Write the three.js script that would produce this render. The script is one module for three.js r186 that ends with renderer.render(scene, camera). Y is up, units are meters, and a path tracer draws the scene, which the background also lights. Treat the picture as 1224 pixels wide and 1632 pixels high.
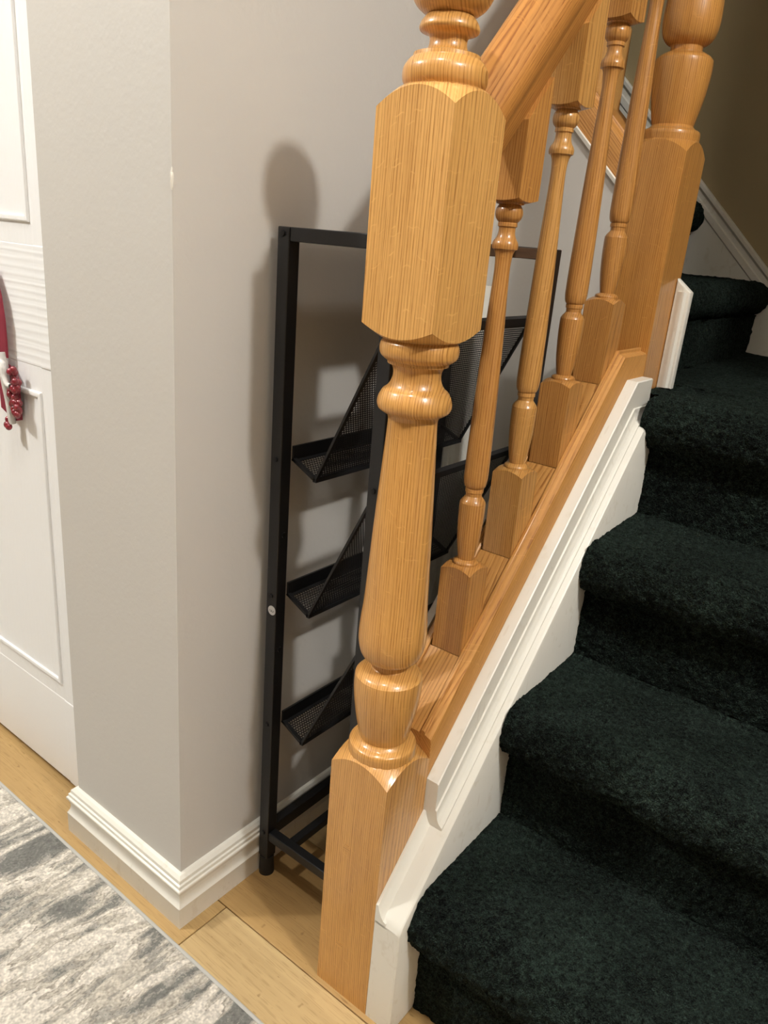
import * as THREE from 'three';
import { RoundedBoxGeometry } from 'three/addons/geometries/RoundedBoxGeometry.js';
import { mergeGeometries, toCreasedNormals } from 'three/addons/utils/BufferGeometryUtils.js';

// ---------------------------------------------------------------- camera, exposure, lamps
const scene = new THREE.Scene();
const camera = new THREE.PerspectiveCamera(2 * Math.atan(816 / 1223.1) * 180 / Math.PI, 1224 / 1632, 0.02, 40);
camera.position.set(0.4225, 0.9989, 0.6259);
camera.rotation.set(-0.34443, 0.63628, 0.08446, 'YXZ');
const renderer = new THREE.WebGLRenderer({ antialias: true });
renderer.toneMapping = THREE.LinearToneMapping;
renderer.toneMappingExposure = 0.86;
renderer.shadowMap.enabled = true;
scene.background = new THREE.Color(0x000000);

const CEIL = 2.45;
const LAMPS = [
  { at: [1.46, CEIL, 0.36], watt: 9.3, label: 'round glass ceiling lamp right of the stairs' },
  { at: [-1.42, CEIL, 1.12], watt: 9.6, label: 'round glass ceiling lamp over the hallway rug' },
];
// recessed downlight over the foot of the stairs
const DOWN = { at: [0.0, CEIL, 0.50], power: 4.2, angle: 56, penumbra: 0.7 };
const LAMP_COLOR = new THREE.Color().setRGB(1.0, 0.985, 0.945);

// ---------------------------------------------------------------- helpers
let seed = 12345;
const rnd = () => { seed = (seed * 1664525 + 1013904223) >>> 0; return seed / 4294967296; };
const reseed = s => { seed = s >>> 0; };
const lerp = (a, b, t) => a + (b - a) * t;
const clamp = (v, a = 0, b = 1) => Math.min(b, Math.max(a, v));
const sstep = (a, b, v) => { const t = clamp((v - a) / (b - a)); return t * t * (3 - 2 * t); };
function hash(ix, iy, s) {
  let h = (Math.imul(ix, 374761393) + Math.imul(iy, 668265263) + Math.imul(s, 2147483647 ^ 0x5bd1e995)) | 0;
  h = Math.imul(h ^ (h >>> 13), 1274126177); h ^= h >>> 16;
  return (h >>> 0) / 4294967296;
}
// value noise, periodic over px by py cells
function vn(x, y, px, py, s = 0) {
  const ix = Math.floor(x), iy = Math.floor(y), fx = x - ix, fy = y - iy;
  const m = (a, p) => ((a % p) + p) % p;
  const u = fx * fx * (3 - 2 * fx), v = fy * fy * (3 - 2 * fy);
  const a = hash(m(ix, px), m(iy, py), s), b = hash(m(ix + 1, px), m(iy, py), s);
  const c = hash(m(ix, px), m(iy + 1, py), s), d = hash(m(ix + 1, px), m(iy + 1, py), s);
  return lerp(lerp(a, b, u), lerp(c, d, u), v);
}
function fbm(x, y, px, py, o = 4, s = 0) {
  let r = 0, a = 0.5, n = 0;
  for (let i = 0; i < o; i++) { r += a * vn(x, y, px, py, s + i * 17); n += a; x *= 2; y *= 2; px *= 2; py *= 2; a *= 0.5; }
  return r / n;
}
function texture(w, h, fn, srgb = true) {
  const d = new Uint8Array(w * h * 4);
  for (let j = 0; j < h; j++) for (let i = 0; i < w; i++) {
    const c = fn(i, j, w, h), k = (j * w + i) * 4;
    d[k] = clamp(c[0], 0, 255); d[k + 1] = clamp(c[1], 0, 255); d[k + 2] = clamp(c[2], 0, 255); d[k + 3] = 255;
  }
  const t = new THREE.DataTexture(d, w, h, THREE.RGBAFormat);
  t.wrapS = t.wrapT = THREE.RepeatWrapping; t.magFilter = THREE.LinearFilter; t.minFilter = THREE.LinearMipmapLinearFilter;
  t.generateMipmaps = true; if (srgb) t.colorSpace = THREE.SRGBColorSpace; t.needsUpdate = true;
  return t;
}
const floorMapLater = () => texture(256, 256, (i, j) => { const g = 120 + 110 * fbm(i / 256 * 3, j / 256 * 40, 3, 40, 3, 77); return [g, g * 0.95, g * 0.9]; });
const taken = {};
function numbered(n) { if (!(n in taken)) { taken[n] = 0; return n; } taken[n]++; return `${n}_${String(taken[n]).padStart(3, '0')}`; }
function mesh(name, geo, mat, parent) {
  const m = new THREE.Mesh(geo, mat); m.castShadow = m.receiveShadow = true;
  m.name = parent === scene ? numbered(name) : name; parent.add(m); return m;
}
function group(name, label, category, extra = {}) {
  const g = new THREE.Group(); g.name = numbered(name); g.userData = { label, category, ...extra }; scene.add(g); return g;
}
function struct(name, geo, mat, label, category = 'wall') {
  const m = mesh(name, geo, mat, scene); m.userData = { label, category, kind: 'structure' }; return m;
}
function setUV(geo, fn) {
  const p = geo.attributes.position, n = geo.attributes.normal, uv = new Float32Array(p.count * 2);
  for (let i = 0; i < p.count; i++) {
    const r = fn(p.getX(i), p.getY(i), p.getZ(i), n ? n.getX(i) : 0, n ? n.getY(i) : 0, n ? n.getZ(i) : 0);
    uv[2 * i] = r[0]; uv[2 * i + 1] = r[1];
  }
  geo.setAttribute('uv', new THREE.BufferAttribute(uv, 2)); return geo;
}
// metre uv by the dominant normal
const boxUV = (geo, s = 1, ou = 0, ov = 0) => setUV(geo, (x, y, z, a, b, c) => {
  a = Math.abs(a); b = Math.abs(b); c = Math.abs(c);
  return b >= a && b >= c ? [x * s + ou, z * s + ov] : a >= c ? [z * s + ou, y * s + ov] : [x * s + ou, y * s + ov];
});
// solid wood: u = distance from a pith line, v = along the grain
const OU = 1 / 0.16, OV = 1 / 0.64;
function woodUV(geo, axis, pith, ou = 0, ov = 0) {
  const a = new THREE.Vector3(...axis).normalize();
  const e1 = Math.abs(a.x) > 0.9 ? new THREE.Vector3(0, 0, 1) : new THREE.Vector3(1, 0, 0).addScaledVector(a, -a.x).normalize();
  const e2 = new THREE.Vector3().crossVectors(a, e1);
  const q = new THREE.Vector3();
  return setUV(geo, (x, y, z) => {
    q.set(x, y, z); const l = q.dot(a), p1 = q.dot(e1) - pith[0], p2 = q.dot(e2) - pith[1];
    const r = Math.hypot(p1, p2) + 0.006 * Math.sin(l * 2.3 + ou * 9) + 0.003 * Math.sin(l * 7.1 + ou * 5);
    return [r * OU + ou, (l + 0.02 * Math.sin(p1 * 30)) * OV + ov];
  });
}
const crease = (g, deg = 32) => toCreasedNormals(g.index ? g.toNonIndexed() : g, deg * Math.PI / 180);
function rbox(x0, x1, y0, y1, z0, z1, r = 0.002, seg = 2) {
  const w = x1 - x0, h = y1 - y0, d = z1 - z0;
  const g = new RoundedBoxGeometry(w, h, d, seg, Math.min(r, w * 0.49, h * 0.49, d * 0.49));
  g.translate((x0 + x1) / 2, (y0 + y1) / 2, (z0 + z1) / 2); return g;
}
function plainBox(x0, x1, y0, y1, z0, z1) {
  const g = new THREE.BoxGeometry(x1 - x0, y1 - y0, z1 - z0).toNonIndexed(); g.translate((x0 + x1) / 2, (y0 + y1) / 2, (z0 + z1) / 2); return boxUV(g);
}
function fromTris(pos) {
  const g = new THREE.BufferGeometry(); g.setAttribute('position', new THREE.BufferAttribute(new Float32Array(pos), 3)); g.computeVertexNormals(); return g;
}
// sweep a closed outline [a,b] along stations; place(a,b,station) -> [x,y,z]
function sweep(outline, stations, place, deg = 32, sub = 1) {
  const st = [];
  for (let i = 0; i < stations.length - 1; i++) for (let k = 0; k < sub; k++) st.push(stations[i].map((v, j) => lerp(v, stations[i + 1][j], k / sub)));
  st.push(stations[stations.length - 1]);
  const pos = [], n = outline.length, P = st.map(s => outline.map(o => place(o[0], o[1], s)));
  for (let i = 0; i < st.length - 1; i++) for (let k = 0; k < n; k++) {
    const l = (k + 1) % n, a = P[i][k], b = P[i][l], c = P[i + 1][l], d = P[i + 1][k];
    pos.push(...a, ...b, ...c, ...a, ...c, ...d);
  }
  const tri = THREE.ShapeUtils.triangulateShape(outline.map(o => new THREE.Vector2(o[0], o[1])), []);
  for (const t of tri) { pos.push(...P[0][t[0]], ...P[0][t[2]], ...P[0][t[1]]); const L = P.length - 1; pos.push(...P[L][t[0]], ...P[L][t[1]], ...P[L][t[2]]); }
  let g = fromTris(pos);
  // make the outside face outwards: test by signed volume
  const p = g.attributes.position; let vol = 0; const A = new THREE.Vector3(), B = new THREE.Vector3(), C = new THREE.Vector3();
  for (let i = 0; i < p.count; i += 3) { A.fromBufferAttribute(p, i); B.fromBufferAttribute(p, i + 1); C.fromBufferAttribute(p, i + 2); vol += A.dot(B.cross(C)); }
  if (vol < 0) { const q = p.array; for (let i = 0; i < q.length; i += 9) for (let k = 0; k < 3; k++) { const t = q[i + 3 + k]; q[i + 3 + k] = q[i + 6 + k]; q[i + 6 + k] = t; } g = fromTris(Array.from(q)); }
  return crease(g, deg);
}
// polygon in (z,y) pushed out along x
function sidePoly(pts, x0, x1, bevel = 0) {
  const s = new THREE.Shape(pts.map(p => new THREE.Vector2(-p[0], p[1])));
  const g = new THREE.ExtrudeGeometry(s, { depth: x1 - x0 - 2 * bevel, bevelEnabled: bevel > 0, bevelSize: bevel, bevelThickness: bevel, bevelOffset: -bevel, bevelSegments: 3, steps: 1 });
  g.rotateY(Math.PI / 2); g.translate(x0 + bevel, 0, 0);
  return boxUV(crease(g, 25));
}
// polygon in (x,y) pushed out along z
function frontPoly(pts, z0, z1, bevel = 0) {
  const g = new THREE.ExtrudeGeometry(new THREE.Shape(pts.map(p => new THREE.Vector2(p[0], p[1]))), { depth: z1 - z0 - 2 * bevel, bevelEnabled: bevel > 0, bevelSize: bevel, bevelThickness: bevel, bevelOffset: -bevel, bevelSegments: 3, steps: 1 });
  g.translate(0, 0, z0 + bevel); return boxUV(crease(g, 25));
}
function smoothProfile(pts, n = 3) { // Catmull-Rom between marks; a repeated mark keeps a hard edge
  const out = [];
  for (let i = 0; i < pts.length - 1; i++) {
    const p1 = pts[i], p2 = pts[i + 1];
    if (p1[2] && p2[2]) { out.push([p1[0], p1[1]]); continue; }
    const p0 = (i > 0 && !p1[2]) ? pts[i - 1] : p1, p3 = (i < pts.length - 2 && !p2[2]) ? pts[i + 2] : p2;
    for (let k = 0; k < n; k++) {
      const t = k / n, t2 = t * t, t3 = t2 * t, f = j => 0.5 * (2 * p1[j] + (p2[j] - p0[j]) * t + (2 * p0[j] - 5 * p1[j] + 4 * p2[j] - p3[j]) * t2 + (3 * p1[j] - p0[j] - 3 * p2[j] + p3[j]) * t3);
      out.push([f(0), f(1)]);
    }
  }
  out.push(pts[pts.length - 1].slice(0, 2)); return out;
}
// turned wood: marks [y, r, hard]
function turned(marks, pith, ou, ov, seg = 56) {
  const runs = []; let cur = [marks[0]];
  for (let i = 1; i < marks.length; i++) { cur.push(marks[i]); if (marks[i][2] || i === marks.length - 1) { runs.push(cur); cur = [marks[i]]; } }
  const parts = runs.map(r => {
    const pr = r.length === 2 ? r : smoothProfile(r, 6);
    const g = new THREE.LatheGeometry(pr.map(p => new THREE.Vector2(Math.max(p[1], 0.00002), p[0])), seg);
    g.deleteAttribute('uv'); return g.toNonIndexed();
  });
  return woodUV(mergeGeometries(parts), [0, 1, 0], pith, ou, ov);
}
// square block whose ends are cut by a turned shoulder; yTop(r,x,z), yBot(r,x,z)
function turnedBlock(half, rIn, yBot, yTop, pith, ou, ov) {
  const N = 80, rings = [], pos = [];
  const pt = (i) => { const t = i / N * 4, s = Math.floor(t) % 4, f = (t - Math.floor(t)) * 2 - 1; return s === 0 ? [half, f * half] : s === 1 ? [-f * half, half] : s === 2 ? [-half, -f * half] : [f * half, -half]; };
  const at = (i, k, y) => { const [x, z] = pt(i), r = Math.hypot(x, z), f = lerp(rIn / r, 1, k); return [x * f, y(r * f, x * f, z * f), z * f]; };
  const K = 6, V = 10;
  for (let i = 0; i < N; i++) {
    for (let k = 0; k < K; k++) {
      let a = at(i, k / K, yTop), b = at(i + 1, k / K, yTop), c = at(i + 1, (k + 1) / K, yTop), d = at(i, (k + 1) / K, yTop);
      pos.push(...a, ...b, ...c, ...a, ...c, ...d);
      a = at(i, k / K, yBot); b = at(i + 1, k / K, yBot); c = at(i + 1, (k + 1) / K, yBot); d = at(i, (k + 1) / K, yBot);
      pos.push(...a, ...c, ...b, ...a, ...d, ...c);
    }
    const t0 = at(i, 1, yTop), t1 = at(i + 1, 1, yTop), b0 = at(i, 1, yBot), b1 = at(i + 1, 1, yBot);
    for (let v = 0; v < V; v++) {
      const m = (p, q, f) => [p[0], lerp(p[1], q[1], f), p[2]];
      const a = m(b0, t0, v / V), b = m(b1, t1, v / V), c = m(b1, t1, (v + 1) / V), d = m(b0, t0, (v + 1) / V);
      pos.push(...a, ...c, ...b, ...a, ...d, ...c);
    }
  }
  return woodUV(crease(fromTris(pos), 30), [0, 1, 0], pith, ou, ov);
}

// ---------------------------------------------------------------- materials
// oak: ring bands with pores, 0.16 m across by 0.64 m along
const rings = []; reseed(77); { let u = 0; while (u < 1) { const w = 0.010 + 0.014 * rnd(); rings.push([u, Math.min(w, 1 - u), rnd()]); u += w; } if (rings[rings.length - 1][1] < 0.006) { const l = rings.pop(); rings[rings.length - 1][1] += l[1]; } }
const ringLook = new Float32Array(4096), ringTone = new Float32Array(4096);
for (const [u, w, t] of rings) for (let i = Math.floor(u * 4096); i < Math.min(4096, (u + w) * 4096); i++) { ringLook[i] = (i / 4096 - u) / w; ringTone[i] = t; }
const flecks = new Float32Array(1024 * 1024); reseed(19);
for (let n = 0; n < 210; n++) {
  const cu = rnd() * 1024, cv = rnd() * 1024, w = 14 + 62 * rnd() * rnd(), sl = (rnd() - 0.3) * 0.10, a = 0.35 + 0.65 * rnd(), th = 0.7 + 0.7 * rnd(), ph = rnd() * 6;
  for (let q = -w; q <= w; q++) for (let e = -2; e <= 2; e++) { const i = Math.round(cu + q) & 1023, jf = cv + q * sl + 1.2 * Math.sin(q * 0.11 + ph), j = Math.round(jf) + e, d = Math.abs(j - jf) / th; const k = (j & 1023) * 1024 + i; flecks[k] = Math.max(flecks[k], a * clamp(1.3 - d) * (1 - Math.pow(Math.abs(q) / w, 3))); }
}
const oakHeight = new Float32Array(1024 * 1024);
function oakPixel(i, j, w, h) {
  const v = j / h, wob = 0.010 * (fbm(i / w * 6, v * 5, 6, 5, 3, 3) - 0.5);
  let u = i / w + wob; u -= Math.floor(u);
  const k = Math.floor(u * 4096) & 4095, f = ringLook[k], tn = ringTone[k];
  const early = 1 - sstep(0.12, 0.50, f);
  const dash = vn(u * 420, v * 34 + tn * 9, 420, 34, 9), dash2 = vn(u * 760, v * 60, 760, 60, 21);
  const pore = early * sstep(0.46, 0.74, dash) * 0.85 + 0.35 * sstep(0.70, 0.92, dash2);
  const broad = fbm(u * 9, v * 2, 9, 2, 3, 40);
  const fiber = vn(u * 260, v * 14, 260, 14, 55);
  let d = 0.26 * early + 0.50 * pore + 0.22 * (fiber - 0.5) + 0.22 * (broad - 0.5) + 0.10 * (tn - 0.5);
  const fl = flecks[j * 1024 + i]; d = lerp(d, -0.22, fl * 0.8);
  oakHeight[j * 1024 + i] = 1 - 0.7 * pore - 0.12 * early;
  d = clamp(d, -0.25, 1);
  return [lerp(211, 146, d), lerp(167, 99, d), lerp(103, 45, d)];
}
const oakMap = texture(1024, 1024, oakPixel);
const oakBump = texture(1024, 1024, (i, j) => { const g = 255 * oakHeight[j * 1024 + i]; return [g, g, g]; }, false);
const oakMat = (tint = 0xffffff, rough = 0.36, coat = 0.55) => new THREE.MeshPhysicalMaterial({ map: oakMap, color: tint, roughness: rough, bumpMap: oakBump, bumpScale: 0.0002, clearcoat: coat, clearcoatRoughness: 0.16, specularIntensity: 0.6 });
const M = {};
M.oak = oakMat(0xf8e9d4); M.oakB = oakMat(0xf4e6d4); M.oakC = oakMat(0xe8d2bb); M.oakD = oakMat(0xfff6ea); M.oakCap = oakMat(0xefdcc6, 0.55, 0.05); M.oakRail = oakMat(0xd4b896, 0.55, 0.1); M.oakE = oakMat(0xebd4b6);
const paintNoise = texture(512, 512, (i, j) => { const g = 128 + 90 * (fbm(i / 512 * 60, j / 512 * 60, 60, 60, 3, 5) - 0.5) + 40 * (fbm(i / 512 * 9, j / 512 * 9, 9, 9, 3, 8) - 0.5); return [g, g, g]; }, false);
paintNoise.repeat.set(3, 3);
const lin = (r, g, b) => new THREE.Color().setRGB(r, g, b);
M.wall = new THREE.MeshStandardMaterial({ color: lin(0.565, 0.54, 0.50), roughness: 0.55, bumpMap: paintNoise, bumpScale: 0.0006 });
M.tanWall = new THREE.MeshStandardMaterial({ color: lin(0.36, 0.28, 0.15), roughness: 0.7, bumpMap: paintNoise, bumpScale: 0.0006 });
M.ceiling = new THREE.MeshStandardMaterial({ color: lin(0.85, 0.85, 0.84), roughness: 0.95, bumpMap: paintNoise, bumpScale: 0.001 });
const scuff = texture(512, 512, (i, j) => {
  const n = fbm(i / 512 * 14, j / 512 * 14, 14, 14, 4, 61), q = fbm(i / 512 * 40, j / 512 * 8, 40, 8, 3, 71);
  const s = sstep(0.68, 0.82, n) * 0.22 + sstep(0.76, 0.84, q) * 0.22;
  return [lerp(240, 205, s), lerp(236, 194, s), lerp(226, 172, s)];
}); scuff.repeat.set(4, 4);
M.trim = new THREE.MeshStandardMaterial({ map: scuff, color: lin(0.90, 0.90, 0.89), roughness: 0.38, bumpMap: paintNoise, bumpScale: 0.0003 });
M.doorGrain = null;
const grainBump = texture(512, 512, (i, j) => {
  const u = i / 512, v = j / 512, w = u + 0.02 * fbm(u * 4, v * 3, 4, 3, 3, 91);
  const l = 0.5 + 0.5 * Math.sin(w * Math.PI * 2 * 30 + 5 * fbm(u * 6, v * 2, 6, 2, 3, 12)), f = vn(w * 120, v * 10, 120, 10, 33);
  const g = 255 * (0.62 * l * l + 0.38 * f); return [g, g, g];
}, false);
M.doorV = new THREE.MeshStandardMaterial({ color: lin(0.91, 0.91, 0.905), roughness: 0.42, bumpMap: grainBump, bumpScale: 0.0004 });
M.doorPlain = new THREE.MeshStandardMaterial({ color: lin(0.91, 0.91, 0.905), roughness: 0.42, bumpMap: paintNoise, bumpScale: 0.0003 });
M.black = new THREE.MeshStandardMaterial({ color: lin(0.0065, 0.0066, 0.0076), roughness: 0.5, bumpMap: paintNoise, bumpScale: 0.0001 });
M.brownBoard = new THREE.MeshStandardMaterial({ map: floorMapLater(), color: lin(0.16, 0.10, 0.065), roughness: 0.55 });
M.bolt = new THREE.MeshStandardMaterial({ color: lin(0.02, 0.02, 0.021), roughness: 0.3, metalness: 0.6 });
M.foot = new THREE.MeshStandardMaterial({ color: lin(0.008, 0.008, 0.008), roughness: 0.6 });
const holes = big => texture(256, 256, (i, j) => {
  const c = 8, r = 256 / c, row = Math.floor(j / r), x = ((i + (row % 2) * r / 2) % r) / r - 0.5, y = (j % r) / r - 0.5;
  const g = Math.abs(x) * 1.0 + Math.abs(y) * 0.9 < big ? 0 : 255; return [g, g, g];
}, false);
const meshMat = big => new THREE.MeshStandardMaterial({ color: lin(0.008, 0.008, 0.009), roughness: 0.5, alphaMap: holes(big), alphaTest: 0.5, side: THREE.DoubleSide });
M.mesh = meshMat(0.43); M.meshTight = meshMat(0.34);
const carpetMap = texture(1024, 1024, (i, j) => {
  const u = i / 1024, v = j / 1024;
  const a = fbm(u * 90, v * 90, 90, 90, 3, 101), b = vn(u * 400, v * 400, 400, 400, 131), c = fbm(u * 5, v * 5, 5, 5, 4, 151);
  let t = 0.55 + 0.9 * (a - 0.5) + 0.75 * (b - 0.5) + 0.5 * (c - 0.5); t = clamp(t, 0.1, 1.3);
  const fleck = hash(i, j, 999) > 0.9998 ? 90 : 0;
  return [45 * t + fleck, 57 * t + fleck, 50 * t + fleck];
});
const carpetBump = texture(1024, 1024, (i, j) => {
  const u = i / 1024, v = j / 1024, g = 255 * clamp(0.55 * fbm(u * 110, v * 110, 110, 110, 2, 201) + 0.45 * vn(u * 420, v * 420, 420, 420, 221));
  return [g, g, g];
}, false);
M.carpet = new THREE.MeshPhysicalMaterial({ map: carpetMap, color: 0xffffff, roughness: 1, bumpMap: carpetBump, bumpScale: 0.009, sheen: 0.25, sheenRoughness: 0.6, sheenColor: lin(0.10, 0.16, 0.13), specularIntensity: 0.15 });
// pale oak floor boards
const floorMap = texture(1024, 1024, (i, j) => {
  const u = i / 1024, v = j / 1024; // u along the board (1.2 m), v across (0.3 m)
  const w = v + 0.03 * (fbm(u * 3, v * 4, 3, 4, 3, 301) - 0.5);
  const g = fbm(u * 5, w * 60, 5, 60, 3, 311), p = sstep(0.62, 0.85, vn(u * 60, w * 260, 60, 260, 321)), c = fbm(u * 3, v * 5, 3, 5, 4, 331);
  const k = sstep(0.955, 0.985, vn(u * 90, v * 46, 90, 46, 341));
  let d = 0.32 * (g - 0.5) + 0.22 * p + 0.5 * (c - 0.5) + 0.5 * k + 0.2; d = clamp(d, -0.3, 1);
  return [lerp(194, 136, d), lerp(167, 109, d), lerp(120, 70, d)];
});
const floorMats = [0xffffff, 0xf3ead9, 0xeadcc6].map(c => new THREE.MeshStandardMaterial({ map: floorMap, color: c, roughness: 0.5 }));
M.sub = new THREE.MeshStandardMaterial({ color: lin(0.03, 0.022, 0.014), roughness: 0.9 });
// rug: broken streaks running away from the camera, 2 m x 2 m
const rugMap = texture(2048, 2048, (i, j) => {
  const u = i / 2048, v = j / 2048, sk = u + 0.10 * v; // u: x (1.4 m), v: z (1.4 m); the weave runs along z
  const fine = fbm(u * 300, v * 240, 300, 240, 2, 431), knit = vn(u * 620, v * 620, 620, 620, 441);
  const wx = sk + 0.016 * (fbm(u * 30, v * 24, 30, 24, 4, 401) - 0.5) + 0.0016 * (fine - 0.5), wz = v + 0.006 * (fine - 0.5);
  const patch = fbm(u * 4, v * 4, 4, 4, 3, 451), blot = fbm(wx * 24, wz * 15, 24, 15, 5, 421);
  const s1 = fbm(wx * 64, wz * 14, 64, 14, 4, 411), s2 = fbm(wx * 120, wz * 22, 120, 22, 4, 413);
  const a = 0.34 * s1 + 0.38 * s2 + 0.28 * blot + 0.14 * (patch - 0.5) + 0.046 * sstep(0.62, 0.84, u) - 0.022;
  const mid = sstep(0.462, 0.480, a), grey = 0.85 * sstep(0.522, 0.536, a), dark = sstep(0.574, 0.590, a + 0.10 * (knit - 0.5));
  const cut = x => 1 - sstep(0.0035, 0.0100, Math.abs(a - x));
  let c = [194, 187, 176];
  c = [lerp(c[0], 172, mid), lerp(c[1], 165, mid), lerp(c[2], 153, mid)];
  c = [lerp(c[0], 146, grey), lerp(c[1], 142, grey), lerp(c[2], 134, grey)];
  c = [lerp(c[0], 104, dark), lerp(c[1], 103, dark), lerp(c[2], 98, dark)];
  const rim = (cut(0.471) * 0.55 + cut(0.529) * 0.45) * sstep(0.30, 0.62, fbm(u * 50, v * 26, 50, 26, 2, 483));
  c = [lerp(c[0], 108, rim), lerp(c[1], 102, rim), lerp(c[2], 93, rim)];
  const g = 1 + 0.26 * (fine - 0.5) + 0.26 * (knit - 0.5);
  return c.map(q => q * g);
});
const rugBump = texture(1024, 1024, (i, j) => {
  const u = i / 1024, v = j / 1024, g = 255 * clamp(0.45 * fbm(u * 240, v * 150, 240, 150, 2, 501) + 0.55 * fbm(u * 40 + 0.3 * vn(u * 9, v * 9, 9, 9, 3), v * 9, 40, 9, 4, 511)); return [g, g, g];
}, false);
M.rug = new THREE.MeshStandardMaterial({ map: rugMap, roughness: 0.95, bumpMap: rugBump, bumpScale: 0.004 });
M.rugEdge = new THREE.MeshStandardMaterial({ color: lin(0.42, 0.41, 0.38), roughness: 0.9 });

// ---------------------------------------------------------------- dimensions
const XW = -0.308, ZP = 0.067, XL = -0.577;    // rack wall face, pier front face, pier left face
const ZS2 = -0.62;                             // front face of the wall under the upper flight
const ZB = -1.5, XR = 0.85, RS = -0.28;        // back wall, stair right wall and where it starts
const m1 = 1.05;                               // pitch of the lower flight
const slope = (z, y0) => y0 + m1 * (-0.09 - z); // heights are quoted at z = -0.09

// ---------------------------------------------------------------- floor
{
  const floor = struct('floor', plainBox(-5, 4.5, -0.06, -0.012, -1.6, 5), M.sub, 'pale oak plank floor', 'floor');
  const W = 0.188, zs = []; for (let k = -4; k < 26; k++) zs.push(0.008 + k * W);
  reseed(5);
  zs.forEach((z0, r) => {
    let x = -5 - 1.1 * rnd();
    if (Math.abs(z0 - 0.008) < 1e-6) x = -0.273 - 1.22 * 4;
    let first = true;
    while (x < 4.5) {
      const a = Math.max(x, -5), b = Math.min(x + 1.22, 4.5);
      if (b - a > 0.02 && z0 + W > -1.6 && z0 < 5) {
        const g = rbox(a + 0.0007, b - 0.0007, -0.012, 0, Math.max(z0, -1.6) + 0.0007, Math.min(z0 + W, 5) - 0.0007, 0.0012, 1);
        const ou = rnd(), ov = rnd();
        setUV(g, (px, py, pz) => [px / 1.2 + ou, pz / 0.3 + ov]);
        mesh('plank', g, floorMats[z0 > -0.19 && z0 < -0.1 ? 2 : Math.floor(rnd() * 3)], floor);
      }
      x += 1.22;
    }
  });
}
// ---------------------------------------------------------------- walls
struct('wall_left', plainBox(XL, XW, 0, CEIL, ZS2, ZP), M.wall, 'greige wall pier between white door and black rack');
struct('wall_door', plainBox(-5, XL, 2.08, CEIL, -0.10, 0.055), M.wall, 'greige wall over the white door');
struct('wall_hall', plainBox(-5, -1.45, 0, 2.08, -0.10, 0.055), M.wall, 'greige hallway wall left of the white door');
struct('wall_closet', plainBox(-1.45, XL, 0, 2.08, -0.60, -0.50), M.wall, 'plain wall inside the closet behind the door');
struct('wall_far_left', plainBox(-5.1, -5, 0, CEIL, -0.1, 5), M.wall, 'greige wall at the far end of the hallway');
struct('wall_behind', plainBox(-5.1, 4.6, 0, CEIL, 5, 5.1), M.wall, 'greige wall behind the viewer');
struct('wall_far_right', plainBox(4.5, 4.6, 0, CEIL, RS, 5), M.wall, 'greige wall at the right end of the hall');
struct('wall_right', plainBox(XR, 4.6, 0, 4.9, ZB - 0.1, RS), M.tanWall, 'tan wall along the right of the stairs');
struct('wall_parapet', sidePoly([[RS, 0], [0.19, 0], [0.19, 1.10 - 1.05 * 0.19], [RS, 1.10 - 1.05 * RS]], XR, XR + 0.1), M.wall, 'sloping half wall along the right side of the first steps');
struct('wall_back', plainBox(-3.3, XR, 0, 4.9, ZB - 0.1, ZB), M.tanWall, 'brown tan wall behind the stair landing');
struct('wall_upper_left', plainBox(-3.3, -3.2, 0, 4.9, ZB, -0.1), M.tanWall, 'tan wall at the head of the upper stairs');
struct('wall_upper_front', plainBox(-3.3, XR, CEIL + 0.12, 4.9, ZS2 - 0.1, ZS2), M.tanWall, 'tan wall closing the stairwell above the hall');
struct('ceiling', plainBox(-5.1, 4.6, CEIL, CEIL + 0.12, ZS2 - 0.1, 5.1), M.ceiling, 'white hall ceiling', 'ceiling');
struct('ceiling_upper', plainBox(-3.3, XR, 4.9, 5.0, ZB - 0.1, ZS2), M.ceiling, 'white ceiling over the stairwell', 'ceiling');
// wall under the upper flight
const S2 = x => 1.11 + 0.95 * (-0.10 - x);
struct('wall_under_stairs', frontPoly([[-2.2, 0], [-0.075, 0], [-0.075, S2(-0.075) - 0.004], [-2.2, Math.min(S2(-2.2), 3.2)]].map(p => p), ZS2 - 0.07, ZS2), M.wall, 'white wall under the upper stair flight');
// wall under the lower balustrade
struct('wall_knee', sidePoly([[-0.0895, 0], [-0.0895, slope(-0.0895, 0.335)], [-0.53, slope(-0.53, 0.335)], [-0.614, slope(-0.53, 0.335)], [-0.614, 0]], -0.087, -0.001), M.trim, 'white knee wall under the lower handrail');

// baseboards (mitred around the pier)
const bb = [[0, 0], [0.015, 0], [0.015, 0.036], [0.0155, 0.038], [0.0142, 0.0400], [0.0118, 0.0450], [0.0106, 0.0510], [0.0110, 0.0570], [0.0130, 0.0625], [0.0150, 0.0660], [0.0155, 0.0685], [0.0150, 0.0705], [0.0125, 0.0715], [0.0125, 0.0770], [0.0100, 0.0785], [0.0095, 0.0840], [0.0050, 0.0885], [0, 0.0895]];
struct('baseboard_front', boxUV(sweep(bb, [[0], [1], [2]], (d, y, [s]) => s <= 1 ? [XL - d, y, lerp(0.058, ZP + d, s)] : [lerp(XL - d, XW + d, s - 1), y, ZP + d], 24)), M.trim, 'white moulded baseboard on the wall pier', 'baseboard');
struct('baseboard_right', boxUV(sweep(bb, [[0], [1]], (d, y, [s]) => [XW + d, y, lerp(ZP + d, ZS2, s)], 24)), M.trim, 'white moulded baseboard behind the black rack', 'baseboard');
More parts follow.
